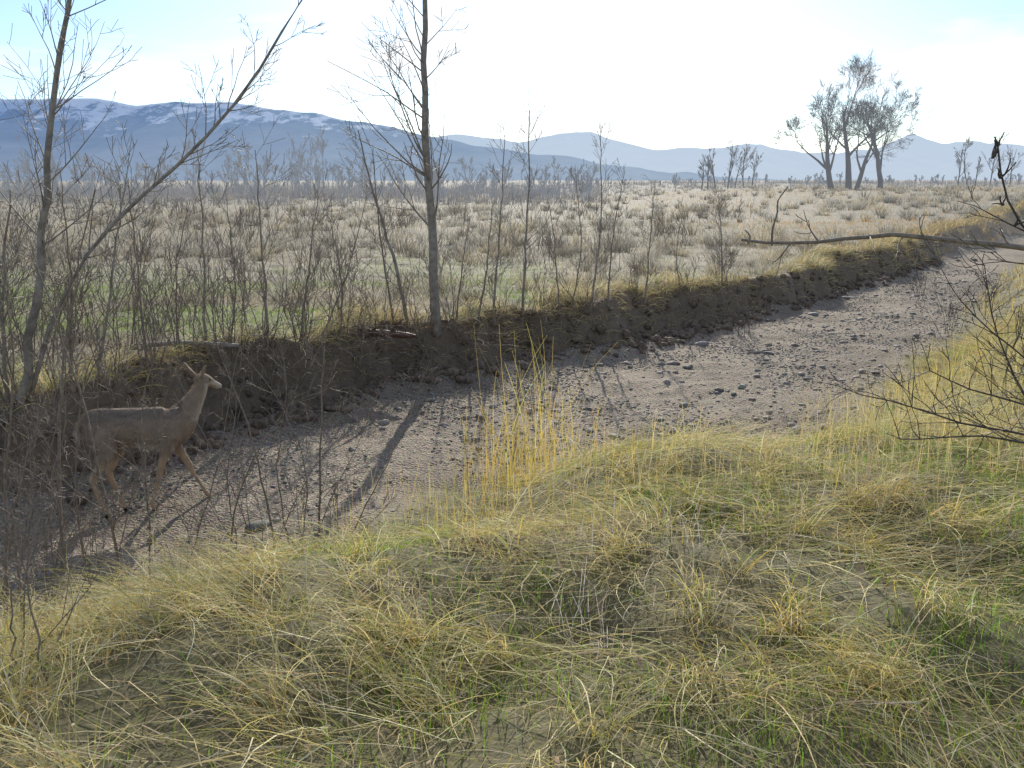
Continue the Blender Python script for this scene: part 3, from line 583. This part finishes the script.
m,nt,out=newmat('deer_coat');at=N(nt,'ShaderNodeAttribute',attribute_name='Col');b=N(nt,'ShaderNodeBsdfPrincipled');b.inputs['Roughness'].default_value=.85;b.inputs['Specular IOR Level'].default_value=.2
nt.links.new(at.outputs['Color'],b.inputs['Base Color']);nt.links.new(b.outputs[0],out.inputs[0])
deer=bpy.data.objects.new('white_tailed_deer',None);scene.collection.objects.link(deer)
dm.name='body';dm.materials.clear();dm.materials.append(m);body=bpy.data.objects.new('body',dm);scene.collection.objects.link(body);body.parent=deer
R=Rib();ix=rng.integers(0,len(co),30000);ix=ix[co[ix,2]>.06];q=co[ix];nn=no[ix];n=len(ix)
back=np.where((q[:,2]<.62)[:,None],np.array([0,0,-1.]),np.array([-.8,0,-.35]))
d=nn*.6+back+rng.normal(0,.18,(n,3));d/=np.linalg.norm(d,axis=1,keepdims=True)
th=np.arccos(np.clip(d[:,2],-1,1));az=np.arctan2(d[:,1],d[:,0]);hl=np.where((q[:,2]<.55)|(q[:,0]>.6),.010,.024)*rng.uniform(.7,1.2,n)
cc=deercol(q,nn)*(1+rng.normal(0,.18,(n,1)))
R.add(q-nn*.002,az,hl,th,th,.0022,np.clip(cc,.01,.8),2,tip=np.clip(cc*1.7,.01,.85))
R.build('coat_fur',blade_mat('fur',.45,.04),deer)
bm=bmesh.new()
for sy in (-1,1):
    p=hd(.645,sy*.047,1.255);bmesh.ops.create_icosphere(bm,subdivisions=2,radius=.011,matrix=Matrix.Translation(p))
me=bpy.data.meshes.new('eyes');bm.to_mesh(me);bm.free();m,nt,out=newmat('eye');b=N(nt,'ShaderNodeBsdfPrincipled');b.inputs['Base Color'].default_value=(.01,.008,.006,1);b.inputs['Roughness'].default_value=.1;nt.links.new(b.outputs[0],out.inputs[0]);me.materials.append(m)
eo=bpy.data.objects.new('eyes',me);scene.collection.objects.link(eo);eo.parent=deer
dx,dy=px(145,510,BED);heading=math.radians(20)
zs=[]
for lx,ly in [(-.32,-.085),(-.16,.085),(.095,-.082),(.625,.082)]:
    zs.append(h1(dx+lx*math.cos(heading)-ly*math.sin(heading),dy+lx*math.sin(heading)+ly*math.cos(heading)))
deer.location=(dx,dy,float(np.mean(zs))-.01);deer.rotation_euler=(0,0,heading)
print('deer',deer.location,zs)
# ---------------- sky, sun, camera
EL=math.radians(27);AZ=math.radians(2.5)
w=bpy.data.worlds.new('World');scene.world=w;w.use_nodes=True;nt=w.node_tree;nt.nodes.clear()
sky=N(nt,'ShaderNodeTexSky',sky_type='NISHITA');sky.sun_disc=False;sky.sun_elevation=EL;sky.sun_rotation=AZ;sky.altitude=1400;sky.dust_density=1.6;sky.air_density=1.0
tc=N(nt,'ShaderNodeTexCoord');mp=N(nt,'ShaderNodeMapping');mp.inputs['Scale'].default_value=(1.6,1.6,7.0);mp.inputs['Rotation'].default_value=(0,.3,0);mp.inputs['Location'].default_value=(.35,0,.1);nt.links.new(tc.outputs['Generated'],mp.inputs[0])
nz=noise(nt,mp.outputs[0],2.6,4,.58)
cl=ramp(nt,nz,[(.48,(0,0,0)),(.62,(.85,.85,.85))])
skc=mix(nt,1.0,sky.outputs[0],(.76,.94,1.16),'MULTIPLY')
c=mix(nt,cl,skc,(8.6,8.8,9.0))
bg=N(nt,'ShaderNodeBackground');bg.inputs[1].default_value=.13;nt.links.new(c,bg.inputs[0]);ow=N(nt,'ShaderNodeOutputWorld');nt.links.new(bg.outputs[0],ow.inputs[0])
sl=bpy.data.lights.new('sun','SUN');sl.energy=5;sl.angle=math.radians(.5);sl.color=(1,.93,.80);so=bpy.data.objects.new('sun',sl);scene.collection.objects.link(so)
so.rotation_euler=Vector((-math.sin(AZ)*math.cos(EL),-math.cos(AZ)*math.cos(EL),-math.sin(EL))).to_track_quat('-Z','Y').to_euler()
cam=bpy.data.cameras.new('camera');cam.sensor_width=36;cam.lens=36*F/1024;cam.clip_end=60000;cam.clip_start=.05
cobj=bpy.data.objects.new('camera',cam);scene.collection.objects.link(cobj);cobj.location=(0,0,CAMZ);cobj.rotation_euler=(math.pi/2-PITCH,0,0);scene.camera=cobj
scene.view_settings.view_transform='Standard';scene.view_settings.look='None';scene.view_settings.exposure=0
